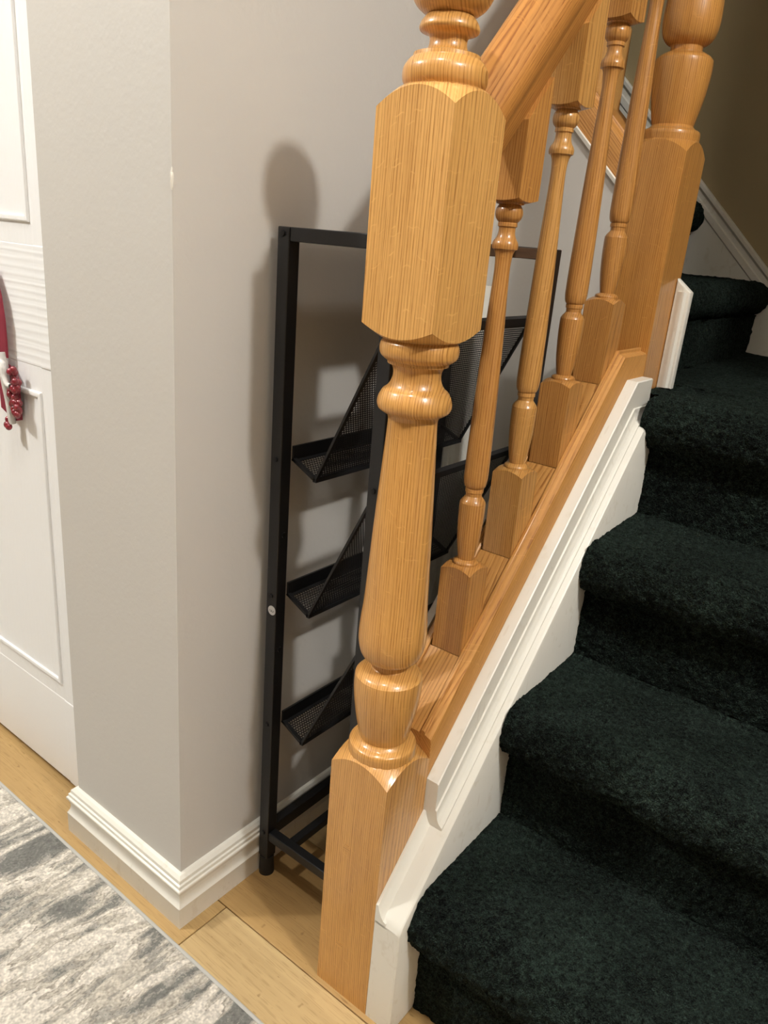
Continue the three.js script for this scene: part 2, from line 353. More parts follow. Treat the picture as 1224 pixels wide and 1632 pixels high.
// casing strip near the inner corner
{
  const cs = [[0, -0.530], [0.010, -0.530], [0.012, -0.533], [0.012, -0.540], [0.008, -0.544], [0.008, -0.556], [0.013, -0.562], [0.015, -0.570], [0.013, -0.578], [0.009, -0.582], [0.009, -0.590], [0.017, -0.596], [0.018, -0.606], [0.016, -0.611], [0, -0.611]];
  struct('trim_1', boxUV(sweep(cs, [[0.09], [0.93]], (d, z, [y]) => [XW + d, y, z], 24)), M.trim, 'white fluted casing strip on the wall behind the rack', 'trim');
}
// chipped paint on the pier corner
{
  const g = new THREE.IcosahedronGeometry(1, 2); g.deleteAttribute('uv');
  const p = g.attributes.position; for (let i = 0; i < p.count; i++) { const n = 0.8 + 0.5 * hash(Math.round(p.getX(i) * 50), Math.round(p.getY(i) * 50), 7); p.setXYZ(i, XW + p.getX(i) * 0.0017 * n, 1.0385 + p.getY(i) * 0.0105 * n, ZP + p.getZ(i) * 0.0014 * n); }
  g.computeVertexNormals();
  const wall = scene.getObjectByName('wall_left'); mesh('chipped_corner', boxUV(g), M.trim, wall).userData = { label: 'patch of bare plaster where the corner paint chipped' };
}

// ---------------------------------------------------------------- white door with ornament
{
  const d = new THREE.Group(); d.name = numbered('door_1'); d.userData = { label: 'white panelled door with embossed wood grain', category: 'door', kind: 'structure' }; scene.add(d);
  const Z = 0.022, x1 = -0.583, x0 = -1.44, sL = -1.337, sR = -0.684; // stiles end where panels begin
  const gv = (g, rot, o) => setUV(g, (x, y) => rot ? [y * 2.9 + o, x * 0.9 + o] : [x * 2.9 + o, y * 0.9 + o]);
  const board = (n, a, b, c, e, rot, o) => mesh(n, gv(rbox(a, b, c, e, Z - 0.035, Z, 0.0025), rot, o), M.doorV, d);
  board('stile', x0, sL, 0.012, 2.05, false, 0.1); board('stile', sR, x1, 0.012, 2.05, false, 0.45);
  const rails = [[0.012, 0.189], [0.771, 0.947], [1.93, 2.05]];
  rails.forEach(([a, b], i) => { const q = board('rail', sL, sR, a, b, true, 0.2 * i); if (i === 0) q.material = M.doorPlain; });
  const ext = (a, b, o, mt = M.doorV) => { // rail lines run over the stile, as pressed door skins do
    mesh('rail', gv(rbox(sR - 0.001, x1, a, b, Z - 0.034, Z + 0.0012, 0.0025), true, o), mt, d);
  };
  ext(0.771, 0.947, 0.2); ext(0.012, 0.189, 0, M.doorPlain);
  board('mullion', -1.06, -0.96, 0.189, 0.771, false, 0.7); board('mullion', -1.06, -0.96, 0.947, 1.93, false, 0.33);
  for (const [a, b] of [[sL, -1.06], [-0.96, sR]]) for (const [c, e] of [[0.189, 0.771], [0.947, 1.93]]) {
    const lo = c === 0.189 ? 0.03 : 0.030, hi = c === 0.189 ? 0.038 : 0.03;
    mesh('panel_field', gv(rbox(a - 0.001, b + 0.001, c - 0.001, e + 0.001, Z - 0.03, Z - 0.0006, 0.001), false, a), M.doorV, d);
    const A = a + 0.002, B = b - 0.004, C = c + lo, E = e - hi;
    // sunk moulding around the raised field
    const fr = new THREE.Shape([[A, C], [B, C], [B, E], [A, E]].map(p => new THREE.Vector2(...p)));
    const i1 = 0.009; fr.holes.push(new THREE.Path([[A + i1, C + i1], [A + i1, E - i1], [B - i1, E - i1], [B - i1, C + i1]].map(p => new THREE.Vector2(...p))));
    const g = new THREE.ExtrudeGeometry(fr, { depth: 0.002, bevelEnabled: true, bevelSize: 0.003, bevelThickness: 0.003, bevelOffset: -0.003, bevelSegments: 3 }); g.translate(0, 0, Z - 0.0015);
    mesh('panel_moulding', gv(crease(g, 20), false, 0.3), M.doorV, d);
  }
}
{
  const o = group('hanging_ornament', 'red and white holiday ornament with berries hanging on the white door', 'ornament');
  const red = new THREE.MeshStandardMaterial({ color: lin(0.21, 0.012, 0.03), roughness: 0.75, bumpMap: paintNoise, bumpScale: 0.0006 });
  const berry = new THREE.MeshPhysicalMaterial({ color: lin(0.20, 0.012, 0.022), roughness: 0.28, clearcoat: 0.5, clearcoatRoughness: 0.2 });
  const white = new THREE.MeshStandardMaterial({ color: lin(0.70, 0.68, 0.64), roughness: 0.6, bumpMap: paintNoise, bumpScale: 0.0008 });
  const zo = 0.030;
  mesh('ribbon', boxUV(sweep([[-0.024, -0.0015], [0.002, -0.0015], [0.004, 0], [0.002, 0.0015], [-0.024, 0.0015]], [[0.905, -0.815, 0], [0.868, -0.797, 0.002], [0.83, -0.790, 0.003], [0.775, -0.793, 0.002]], (a, b, [y, x, z]) => [x + a, y, zo + z + b], 30, 3)), red, o);
  // pale carved figure: upright with a short curled branch
  const tube = (pts, r0, r1) => { const c = new THREE.CatmullRomCurve3(pts.map(p => new THREE.Vector3(...p))); const g = new THREE.TubeGeometry(c, 20, 1, 10, false), p = g.attributes.position, q = new THREE.Vector3(); for (let i = 0; i < p.count; i++) { const ring = Math.floor(i / 11), t = ring / 20, ctr = c.getPointAt(t); q.fromBufferAttribute(p, i).sub(ctr).multiplyScalar(lerp(r0, r1, t)).add(ctr); p.setXYZ(i, q.x, q.y, q.z); } g.computeVertexNormals(); return boxUV(g.toNonIndexed()); };
  mesh('figure', mergeGeometries([tube([[-0.802, 0.782, zo + 0.006], [-0.797, 0.765, zo + 0.007], [-0.794, 0.74, zo + 0.007], [-0.790, 0.71, zo + 0.006], [-0.788, 0.672, zo + 0.005]], 0.008, 0.0055), tube([[-0.797, 0.768, zo + 0.012], [-0.785, 0.766, zo + 0.014], [-0.782, 0.75, zo + 0.015], [-0.774, 0.738, zo + 0.015], [-0.767, 0.737, zo + 0.014]], 0.006, 0.0035)]), white, o);
  mesh('backing', boxUV(frontPoly([[-0.785, 0.76], [-0.772, 0.745], [-0.772, 0.68], [-0.79, 0.675], [-0.83, 0.69], [-0.83, 0.77]], zo - 0.004, zo)), red, o);
  reseed(31); const sg = new THREE.SphereGeometry(0.0052, 14, 10);
  const spots = []; for (const [cx, cy, n, sx, sy] of [[-0.766, 0.746, 12, 0.0085, 0.017], [-0.771, 0.719, 6, 0.008, 0.009], [-0.766, 0.699, 12, 0.009, 0.014], [-0.792, 0.672, 5, 0.007, 0.006]]) for (let k = 0; k < n; k++) spots.push([cx + (rnd() - 0.5) * 2 * sx, cy + (rnd() - 0.5) * 2 * sy, zo + 0.004 + 0.008 * rnd()]);
  o.position.x = 0.028;
  spots.forEach(s => { const b = mesh('berry', sg, berry, o); b.position.set(...s); b.scale.set(1, 1.15, 1); });
}

// ---------------------------------------------------------------- carpeted stairs
const TOP = [0.215, 0.408, 0.601, 0.794], TIP = [-0.016, -0.199, -0.382, -0.550], OVER = 0.037;
function carpetStrip(path, across, place) { // path: [a, y, nx, ny, fuzz] along the climb; across: list of positions
  const nA = across.length, pos = [], uv = [], idx = []; let len = 0;
  for (let i = 0; i < path.length; i++) {
    if (i) len += Math.hypot(path[i][0] - path[i - 1][0], path[i][1] - path[i - 1][1]);
    for (let k = 0; k < nA; k++) {
      const x = across[k], f = path[i][4], t = len + path[0][5];
      const d = f * (0.0060 * (fbm(x * 150 + 700, t * 150, 1 << 20, 1 << 20, 2, 601) - 0.5) + 0.0016 * (hash(k + 9000, Math.round(t * 1e4), 611) - 0.5)) + 0.010 * (fbm(x * 14 + 90, t * 14, 1 << 20, 1 << 20, 2, 621) - 0.5);
      pos.push(...place(path[i][0] + path[i][2] * d, path[i][1] + path[i][3] * d, x));
      uv.push(x * 2.6, t * 2.6);
    }
  }
  for (let i = 0; i < path.length - 1; i++) for (let k = 0; k < nA - 1; k++) { const a = i * nA + k, b = a + 1, c = a + nA, e = c + 1; idx.push(a, b, e, a, e, c); }
  const g = new THREE.BufferGeometry(); g.setAttribute('position', new THREE.BufferAttribute(new Float32Array(pos), 3)); g.setAttribute('uv', new THREE.BufferAttribute(new Float32Array(uv), 2)); g.setIndex(idx); g.computeVertexNormals(); return g;
}
// one step seen from the side, climbing towards -a: riser from y0, nose, tread back to aEnd
function stepPath(y0, yTop, tip, over, under, aEnd, stepLen, off) {
  const r = under / 2, cz = tip - r * 0.94, cy = yTop - r, ar = tip - over, raw = [];
  raw.push([ar, y0, 1, 0, 0.9]); raw.push([ar, yTop - under - 0.006, 1, 0, 1.1]); raw.push([ar + 0.004, yTop - under, 0.7, -0.7, 1.1]);
  for (let k = 0; k <= 14; k++) { const t = -Math.PI / 2 * 0.86 + (Math.PI / 2 * 1.86) * k / 14; raw.push([cz + r * 0.94 * Math.cos(t), cy + r * Math.sin(t), Math.cos(t), Math.sin(t), 1.25]); }
  raw.push([cz - 0.03, yTop, 0, 1, 0.8]); raw.push([aEnd + 0.012, yTop, 0, 1, 0.6]); raw.push([aEnd + 0.002, yTop + 0.003, 0.3, 0.9, 0.7]);
  const out = []; 
  for (let i = 0; i < raw.length - 1; i++) { const L = Math.hypot(raw[i + 1][0] - raw[i][0], raw[i + 1][1] - raw[i][1]), n = Math.max(1, Math.round(L / stepLen)); for (let k = 0; k < n; k++) out.push(raw[i].map((v, j) => lerp(v, raw[i + 1][j], k / n))); }
  out.push(raw[raw.length - 1]); out[0][5] = off; return out;
}
{
  const g = group('carpeted_stairs', 'dark green carpeted stairs climbing to the landing', 'stairs');
  const across = []; for (let x = 0.0425; x < 0.56;) { across.push(x); x += 0.0028; } for (let x = 0.565; x <= XR - 0.01; x += 0.03) across.push(x); across.push(XR - 0.006);
  for (let k = 0; k < 4; k++) {
    const y0 = k ? TOP[k - 1] : 0, end = k < 3 ? TIP[k + 1] - OVER : -0.75;
    const p = stepPath(y0, TOP[k], TIP[k], OVER, k ? 0.078 : 0.092, end, 0.0028, k * 0.45);
    mesh('step', carpetStrip(p, k < 3 ? across : [0.0318, 0.0345, 0.0372, 0.0399, ...across], (a, y, x) => [x, y, a]), M.carpet, g);
  }
  // landing behind the nose and the carcass that carries the carpet
  const lp = []; for (let z = -0.745; z > ZB; z -= 0.006) lp.push([z, TOP[3], 0, 1, 0.6]); lp[0][5] = 2.2;
  const la = []; for (let x = -0.06; x < XR - 0.006; x += 0.008) la.push(x);
  mesh('landing', carpetStrip(lp, la, (a, y, x) => [x, y, a]), M.carpet, g);
  const lq = []; for (let z = -0.6165; z > -0.752; z -= 0.004) lq.push([z, TOP[3] - 0.002, 0, 1, 0.8]); lq[0][5] = 2.1;
  const lx = []; for (let x = -0.004; x < 0.052; x += 0.004) lx.push(x);
  mesh('landing', carpetStrip(lq, lx, (a, y, x) => [x, y, a]), M.carpet, g);
  mesh('carcass', sidePoly([[TIP[0] - OVER - 0.012, 0], [TIP[0] - OVER - 0.012, TOP[0] - 0.02], [TIP[1] - OVER - 0.012, TOP[0] - 0.02], [TIP[1] - OVER - 0.012, TOP[1] - 0.02], [TIP[2] - OVER - 0.012, TOP[1] - 0.02], [TIP[2] - OVER - 0.012, TOP[2] - 0.02], [TIP[3] - OVER - 0.012, TOP[2] - 0.02], [TIP[3] - OVER - 0.012, TOP[3] - 0.02], [ZB + 0.005, TOP[3] - 0.02], [ZB + 0.005, 0]], 0.044, XR - 0.006), M.sub, g);
}
{
  const g = group('upper_stairs', 'dark green carpeted upper stairs turning left behind the second newel', 'stairs');
  const across = []; for (let z = -0.705; z > ZB + 0.01; z -= 0.005) across.push(z); across.push(ZB + 0.002);
  let y0 = TOP[3];
  for (let k = 0; k < 6; k++) {
    const top = 0.966 + 0.176 * k, tip = -0.026 - 0.197 * k, end = tip - 0.197 - 0.026;
    mesh('step', carpetStrip(stepPath(y0, top, tip, 0.026, 0.078, end, 0.006, k * 0.4 + 3), across.slice().reverse(), (a, y, z) => [a, y, z]), M.carpet, g);
    y0 = top;
  }
}

// ---------------------------------------------------------------- white skirt and trims of the lower flight
const bendT = -0.547, pathT = z0 => [[z0, 0], [bendT, m1 * (z0 - bendT)], [-0.612, m1 * (z0 - bendT)]];
{
  const top = z => slope(z, 0.272);
  const skirt = [[0.0005, 0, 0], [0.0005, 1, 0], [0.0330, 1, 0], [0.0375, 1, -0.0012], [0.0405, 1, -0.0040], [0.0420, 1, -0.0090], [0.0420, 0, 0]];
  const bot = z => z > -0.2 ? 0 : -z - 0.2;
  struct('trim_2', boxUV(sweep(skirt.map(p => [p[0], p[1] + p[2]]), [[0, 0.004], [-0.0015, 0.0015], [-0.005, 0], [-0.2, 0], [bendT, 0], [-0.66, 0]], (x, q, [z, c]) => [Math.min(x, 0.042 - c), q > 0.5 ? top(Math.max(z, bendT)) + q - 1 - c * 1.6 : bot(z), z], 28)), M.trim, 'white skirt board beside the green carpet', 'trim');
  const cove = [[0.0002, 0.262], [0.0002, 0.291], [0.004, 0.291], [0.006, 0.284], [0.0095, 0.276], [0.0135, 0.2715], [0.018, 0.270], [0.018, 0.262]];
  struct('trim_3', boxUV(sweep(cove, [[0, -m1 * 0.09], [-0.0895, -m1 * 0.0005]], (x, y, [z, dy]) => [x, y + dy, z], 24)), M.trim, 'white cove moulding beside the foot of the front newel', 'trim');
  const band = [[-0.0005, 0.262], [-0.0005, 0.3395], [0.0160, 0.3395], [0.0178, 0.3378], [0.0180, 0.2985], [0.0205, 0.2975], [0.0207, 0.2925], [0.0220, 0.2860], [0.0250, 0.2805], [0.0290, 0.2770], [0.0312, 0.2760], [0.0312, 0.2725], [0.0295, 0.2722], [0.0295, 0.262]];
  struct('trim_4', boxUV(sweep(band, pathT(-0.0898), (x, y, [z, dy]) => [x, y + dy, z], 24)), M.trim, 'white band moulding running up under the oak cap', 'trim');
  const left = [[-0.0875, 0.31], [-0.0875, 0.383], [-0.098, 0.383], [-0.0995, 0.381], [-0.0995, 0.32], [-0.097, 0.31]];
  struct('trim_5', boxUV(sweep(left, pathT(-0.0898), (x, y, [z, dy]) => [x, y + dy, z], 24)), M.trim, 'white strip along the rack side of the oak cap', 'trim');
  // upright piece at the second newel
  const up = frontPoly([[0.0005, 0.793], [0.025, 0.796], [0.026, 0.952], [0.0005, 0.972]], -0.703, -0.686, 0.003);
  struct('trim_6', up, M.trim, 'short upright white moulding beside the second newel', 'trim');
  const bead = sweep([[0.004, 0], [0.010, 0.004], [0.017, 0.004], [0.021, 0]], [[0.797], [0.952]], (x, d, [y]) => [x, y, -0.6865 + d], 40);
  mesh('bead', boxUV(bead), M.trim, scene.getObjectByName('trim_6'));
  // sloping skirt on the back wall
  const s3 = x => x < 0.06 ? 1.0 + 0.97 * (-0.05 - x) : 1.0 + 0.97 * (-0.11);
  const sk = [[0, -0.6], [0.012, -0.6], [0.012, -0.062], [0.015, -0.058], [0.015, -0.040], [0.011, -0.036], [0.011, -0.022], [0.017, -0.014], [0.017, -0.004], [0.012, 0], [0, 0]];
  struct('trim_7', boxUV(sweep(sk, [[-1.5], [0.06], [XR]], (d, y, [x]) => [x, Math.max(y + s3(x), 0.5), ZB + d], 24)), M.trim, 'white moulded skirt on the brown landing wall', 'trim');
}

// ---------------------------------------------------------------- oak balustrade
const SL = [0, m1, -1];
const bendC = -0.525, pathC = z0 => [[z0, 0], [bendC, m1 * (z0 - bendC)], [-0.6148, m1 * (z0 - bendC)]];
{
  const c = group('oak_cap', 'sloping oak cap with filler strips under the lower balusters', 'stair cap');
  const R = [[-0.0175, 0.385], [-0.0175, 0.4050], [-0.0168, 0.4060], [-0.0125, 0.4062], [-0.0115, 0.4054], [-0.0112, 0.4020], [-0.0105, 0.4010], [-0.0035, 0.3990], [-0.0015, 0.3975], [-0.0004, 0.3940], [-0.0004, 0.3400]];
  const out = [...R, [-0.0785, 0.34], [-0.0785, 0.385], [-0.0770, 0.4015], [-0.0735, 0.4065], [-0.0680, 0.4065], [-0.0660, 0.4045], [-0.0660, 0.385]];
  const run = pathC(-0.0895);
  mesh('cap', woodUV(sweep(out, run, (x, y, [z, dy]) => [x, y + dy, z], 26, 10), SL, [-0.34, 0.30], 0.13, 0.2), M.oakCap, c);
  // filler strips sit in the groove between the balusters
  const bz = [-0.0895, -0.166, -0.211, -0.272, -0.317, -0.378, -0.423, -0.484, -0.529];
  for (let i = 0; i < bz.length - 1; i += 2) {
    const a = bz[i] - 0.0004, b = bz[i + 1] + 0.0004;
    const f = sweep([[-0.0655, 0.386], [-0.0655, 0.4010], [-0.0645, 0.4018], [-0.0190, 0.4018], [-0.0180, 0.4010], [-0.0180, 0.386]], [[a], [b]], (x, y, [z]) => [x, slope(z, y), z], 26, 4);
    mesh('filler_strip', woodUV(f, SL, [-0.34 + 0.03 * i, 0.22], 0.21 * i, 0.17 * i), M.oakCap, c);
  }
}
// newel: marks [height, radius, hard edge]
const W2 = 0.0445;
function makeNewel(name, label) {
  const n = group(name, label, 'newel post'), P1 = [-0.42, -0.20], P2 = [-0.36, -0.28];
  const shTop = (yc, y0) => r => r <= 0.0430 ? y0 + 0.0015 : lerp(y0, yc, Math.pow(clamp((r - 0.0430) / (0.0629 - 0.0430)), 1.15));
  mesh('base_block', turnedBlock(W2, 0.030, () => 0, shTop(0.371, 0.389), P1, 0.1, 0.1), M.oak, n);
  mesh('turned_shaft', turned([[0.385, 0.0428, 1], [0.398, 0.0430, 1], [0.4025, 0.0420], [0.4048, 0.0390, 1], [0.4065, 0.0350], [0.4095, 0.0315, 1], [0.411, 0.0305, 1], [0.425, 0.0338], [0.445, 0.0377], [0.465, 0.0405], [0.480, 0.0417], [0.492, 0.0418], [0.4985, 0.0412, 1], [0.5030, 0.0370], [0.5070, 0.0300], [0.5095, 0.0240, 1], [0.5105, 0.0228, 1], [0.5160, 0.0228, 1], [0.5175, 0.0240, 1], [0.5215, 0.0312], [0.5290, 0.0368], [0.5420, 0.0402], [0.5560, 0.0408], [0.5760, 0.0396], [0.6020, 0.0375], [0.695, 0.0333], [0.782, 0.0286], [0.8110, 0.0271], [0.8175, 0.0277], [0.8215, 0.0300, 1], [0.8222, 0.0330, 1], [0.8260, 0.0385], [0.8320, 0.0405], [0.8385, 0.0396], [0.8450, 0.0365], [0.8475, 0.0345, 1], [0.8485, 0.0328, 1], [0.8520, 0.0295], [0.8580, 0.0266], [0.8640, 0.0257], [0.8695, 0.0265], [0.8740, 0.0293, 1], [0.8745, 0.0325, 1], [0.8778, 0.0330, 1], [0.8785, 0.0352, 1], [0.8830, 0.0405], [0.8900, 0.0422], [0.8960, 0.0412], [0.8995, 0.0385, 1], [0.9030, 0.0380, 1]], P1, 0.35, 0.55, 64), M.oak, n);
  const bo = r => r <= 0.0400 ? 0.9 : lerp(0.900, 0.9141, Math.pow(clamp((r - 0.0400) / 0.0229), 1.1)), to = r => r <= 0.0390 ? 1.1325 : lerp(1.1325, 1.1126, Math.pow(clamp((r - 0.0390) / 0.0239), 1.25));
  mesh('upper_block', turnedBlock(W2, 0.030, bo, to, P2, 0.62, 0.3), M.oakD, n);
  mesh('finial', turned([[1.129, 0.0370, 1], [1.1335, 0.0378, 1], [1.1370, 0.0398], [1.1425, 0.0405], [1.1490, 0.0394], [1.1550, 0.0352], [1.1568, 0.0330, 1], [1.1575, 0.0318, 1], [1.1605, 0.0313, 1], [1.1615, 0.0280, 1], [1.1625, 0.0220], [1.1650, 0.0190], [1.1700, 0.0175], [1.1745, 0.0180], [1.1770, 0.0205], [1.1785, 0.0250, 1], [1.1795, 0.0272], [1.1820, 0.0281], [1.1865, 0.0266], [1.1910, 0.0230, 1], [1.1925, 0.0215, 1], [1.1945, 0.0262, 1], [1.1990, 0.0320], [1.2055, 0.0365], [1.2150, 0.0400], [1.2270, 0.0412], [1.2390, 0.0400], [1.2500, 0.0358], [1.2590, 0.0285], [1.2650, 0.0190], [1.2680, 0.0070], [1.2684, 0, 1]], P1, 0.8, 0.8, 64), M.oak, n);
  for (const [x, y] of [[-0.010, 0.252], [-0.010, 0.085]]) { const pg = new THREE.CylinderGeometry(0.0055, 0.0055, 0.0008, 20); pg.rotateX(Math.PI / 2); pg.translate(x, y, W2); mesh('plug', woodUV(pg.toNonIndexed(), [1, 0, 0], [0.05, 0.03], y * 7, 0.4), M.oak, n).userData = { label: 'round wooden plug in the block' }; }
  return n;
}
const nw = makeNewel('newel_post', 'turned oak newel post in front with round finial and flat-sided block');
nw.position.set(-W2, 0, -W2);
const nw2 = nw.clone(); nw2.name = numbered('newel_post'); nw2.userData = { label: 'second oak newel post standing on the landing at the turn', category: 'newel post' };
nw2.position.set(-W2, 0.779, -0.615 - W2); scene.add(nw2);
nw2.children.forEach(c => { c.material = M.oakE; });
nw2.children.filter(c => c.name === 'plug').forEach(c => nw2.remove(c));

// balusters (heights quoted for the second one, at z = -0.292)
function makeBaluster(label, grp, tone, ou) {
  const b = group('baluster', label, 'baluster', { group: grp }), H = 0.0225, P = [-0.22 - 0.1 * ou, -0.12 + 0.05 * ou], zc = -0.2945, xc = -0.040;
  const base = slope(zc, 0.4020), rail = slope(zc, 1.0455);
  const sh = (a, c, r0) => r => lerp(a, c, Math.pow(clamp((r - r0) / (0.0318 - r0)), 1.2));
  const t1 = sh(0.7165, 0.7085, 0.018), b2 = sh(1.1560, 1.1605, 0.0175);
  mesh('lower_block', turnedBlock(H, 0.013, (r, x, z) => base - m1 * z, t1, P, ou, 0.2 + ou), tone, b);
  mesh('turned_shaft', turned([[0.7140, 0.0168, 1], [0.7185, 0.0168, 1], [0.7205, 0.0155], [0.7220, 0.0125, 1], [0.7228, 0.0104, 1], [0.736, 0.0128], [0.7515, 0.0148], [0.775, 0.0163], [0.793, 0.0166], [0.8005, 0.0164, 1], [0.8040, 0.0145], [0.8080, 0.0112, 1], [0.8095, 0.0103, 1], [0.8140, 0.0105, 1], [0.8148, 0.0116, 1], [0.8190, 0.0116, 1], [0.8198, 0.0108, 1], [0.8225, 0.0132], [0.8290, 0.0147], [0.8420, 0.0152], [0.900, 0.0145], [0.987, 0.0125], [1.060, 0.0097], [1.085, 0.0090], [1.0985, 0.0098], [1.1045, 0.0115], [1.1062, 0.0128, 1], [1.1068, 0.0145, 1], [1.1110, 0.0150], [1.1150, 0.0138], [1.1190, 0.0112], [1.1240, 0.0096], [1.1290, 0.0094], [1.1305, 0.0098, 1], [1.1310, 0.0110, 1], [1.1345, 0.0110, 1], [1.1352, 0.0105, 1], [1.1395, 0.0142], [1.1450, 0.0156], [1.1500, 0.0146], [1.1538, 0.0122, 1], [1.1545, 0.0155, 1], [1.1585, 0.0160, 1]], P, ou + 0.3, ou + 0.5, 36), tone, b);
  mesh('upper_block', turnedBlock(H, 0.013, b2, (r, x, z) => rail - m1 * z, P, ou + 0.1, 0.7 + ou), tone, b);
  b.position.set(xc, 0, zc); return b;
}
const tones = [M.oakC, M.oakB, M.oakC, M.oakC], place = ['nearest oak baluster, just behind the front newel post', 'second oak baluster up from the front newel post', 'third oak baluster up from the front newel post', 'fourth oak baluster, right against the second newel post'];
for (let k = 0; k < 4; k++) { const b = makeBaluster(place[k], 'oak balusters of the lower flight', tones[k], 0.13 + 0.27 * k); b.position.z += 0.106 * (1 - k); b.position.y -= 0.106 * m1 * (1 - k); }

// handrail
const railOutline = [[-0.0190, 0], [0.0190, 0], [0.0205, 0.003], [0.0210, 0.018], [0.0225, 0.023], [0.0272, 0.028], [0.0290, 0.036], [0.0288, 0.047], [0.0262, 0.055], [0.0215, 0.0605], [0.0190, 0.0640], [0.0150, 0.0715], [0.0080, 0.0770], [0, 0.0785], [-0.0080, 0.0770], [-0.0150, 0.0715], [-0.0190, 0.0640], [-0.0215, 0.0605], [-0.0262, 0.055], [-0.0288, 0.047], [-0.0290, 0.036], [-0.0272, 0.028], [-0.0225, 0.023], [-0.0210, 0.018], [-0.0205, 0.003]];
{
  const h = group('handrail', 'sloping oak handrail fixed to the front newel post', 'handrail');
  const g = sweep(railOutline.map(([x, y]) => [x * 1.02 - 0.043, y * 1.33]), [[-0.0895], [-0.6145]], (x, y, [z]) => [x, slope(z, 1.0460) + y, z], 40, 14);
  mesh('rail', woodUV(g, SL, [-0.42, 0.30], 0.47, 0.1), M.oakRail, h);
}
// cap and balusters of the upper flight
{
  const c = group('upper_oak_cap', 'sloping oak cap of the upper flight behind the balusters', 'stair cap');
  const o = [[0.004, 0], [0.004, 0.040], [0.002, 0.050], [-0.003, 0.056], [-0.008, 0.058], [-0.010, 0.064], [-0.016, 0.066], [-0.070, 0.066], [-0.075, 0.05], [-0.075, 0]];
  mesh('cap', woodUV(sweep(o, [[-0.0895], [-1.4]], (z, y, [x]) => [x, S2(x) + y, ZS2 + z], 26, 8), [1, -0.95, 0], [0.05, 0.04], 0.3, 0.3), M.oakC, c);
  const bead = [[0, -0.010], [0.006, -0.009], [0.007, -0.002], [0.005, 0.0], [0, 0.0]];
  struct('trim_8', boxUV(sweep(bead, [[-0.0895], [-1.4]], (z, y, [x]) => [x, S2(x) + y, ZS2 + z], 26)), M.trim, 'thin white bead under the upper oak cap', 'trim');
  for (let k = 0; k < 3; k++) {
    const b = makeBaluster(['upper flight baluster nearest the second newel post', 'second upper flight baluster behind the handrail', 'third upper flight baluster behind the handrail'][k], 'oak balusters of the upper flight', M.oakD, 0.4 + 0.2 * k);
    const x = -0.165 - 0.108 * k; b.rotation.y = 0; b.position.set(x, S2(x) + 0.066 - slope(-0.2945, 0.402) , ZS2 - 0.037);
    // the lower block of these stands square on its own slope
    const lb = b.children.find(q => q.name === 'lower_block');
    lb.geometry = turnedBlock(0.0225, 0.013, (r, px, pz) => slope(-0.2945, 0.402) - 0.95 * px, r => lerp(0.7165, 0.7085, clamp((r - 0.018) / 0.0138)), [0.06, -0.05], 0.2 * k, 0.3);
    const ub = b.children.find(q => q.name === 'upper_block');
    ub.geometry = turnedBlock(0.0225, 0.013, r => lerp(1.1560, 1.1605, clamp((r - 0.0175) / 0.0143)), (r, px, pz) => 1.30 - 0.95 * px, [0.06, -0.05], 0.4 * k, 0.6);
  }
  const h = group('upper_handrail', 'oak handrail of the upper flight above the frame', 'handrail');
  const dy = 0.066 - slope(-0.2945, 0.402) + 1.30;
  mesh('rail', woodUV(sweep(railOutline.map(([z, y]) => [z, y * 1.12]), [[-0.0895], [-1.4]], (z, y, [x]) => [x, S2(x) + dy + y, ZS2 - 0.037 + z], 40, 10), [1, -0.95, 0], [0.08, 0.05], 0.2, 0.6), M.oakB, h);
}

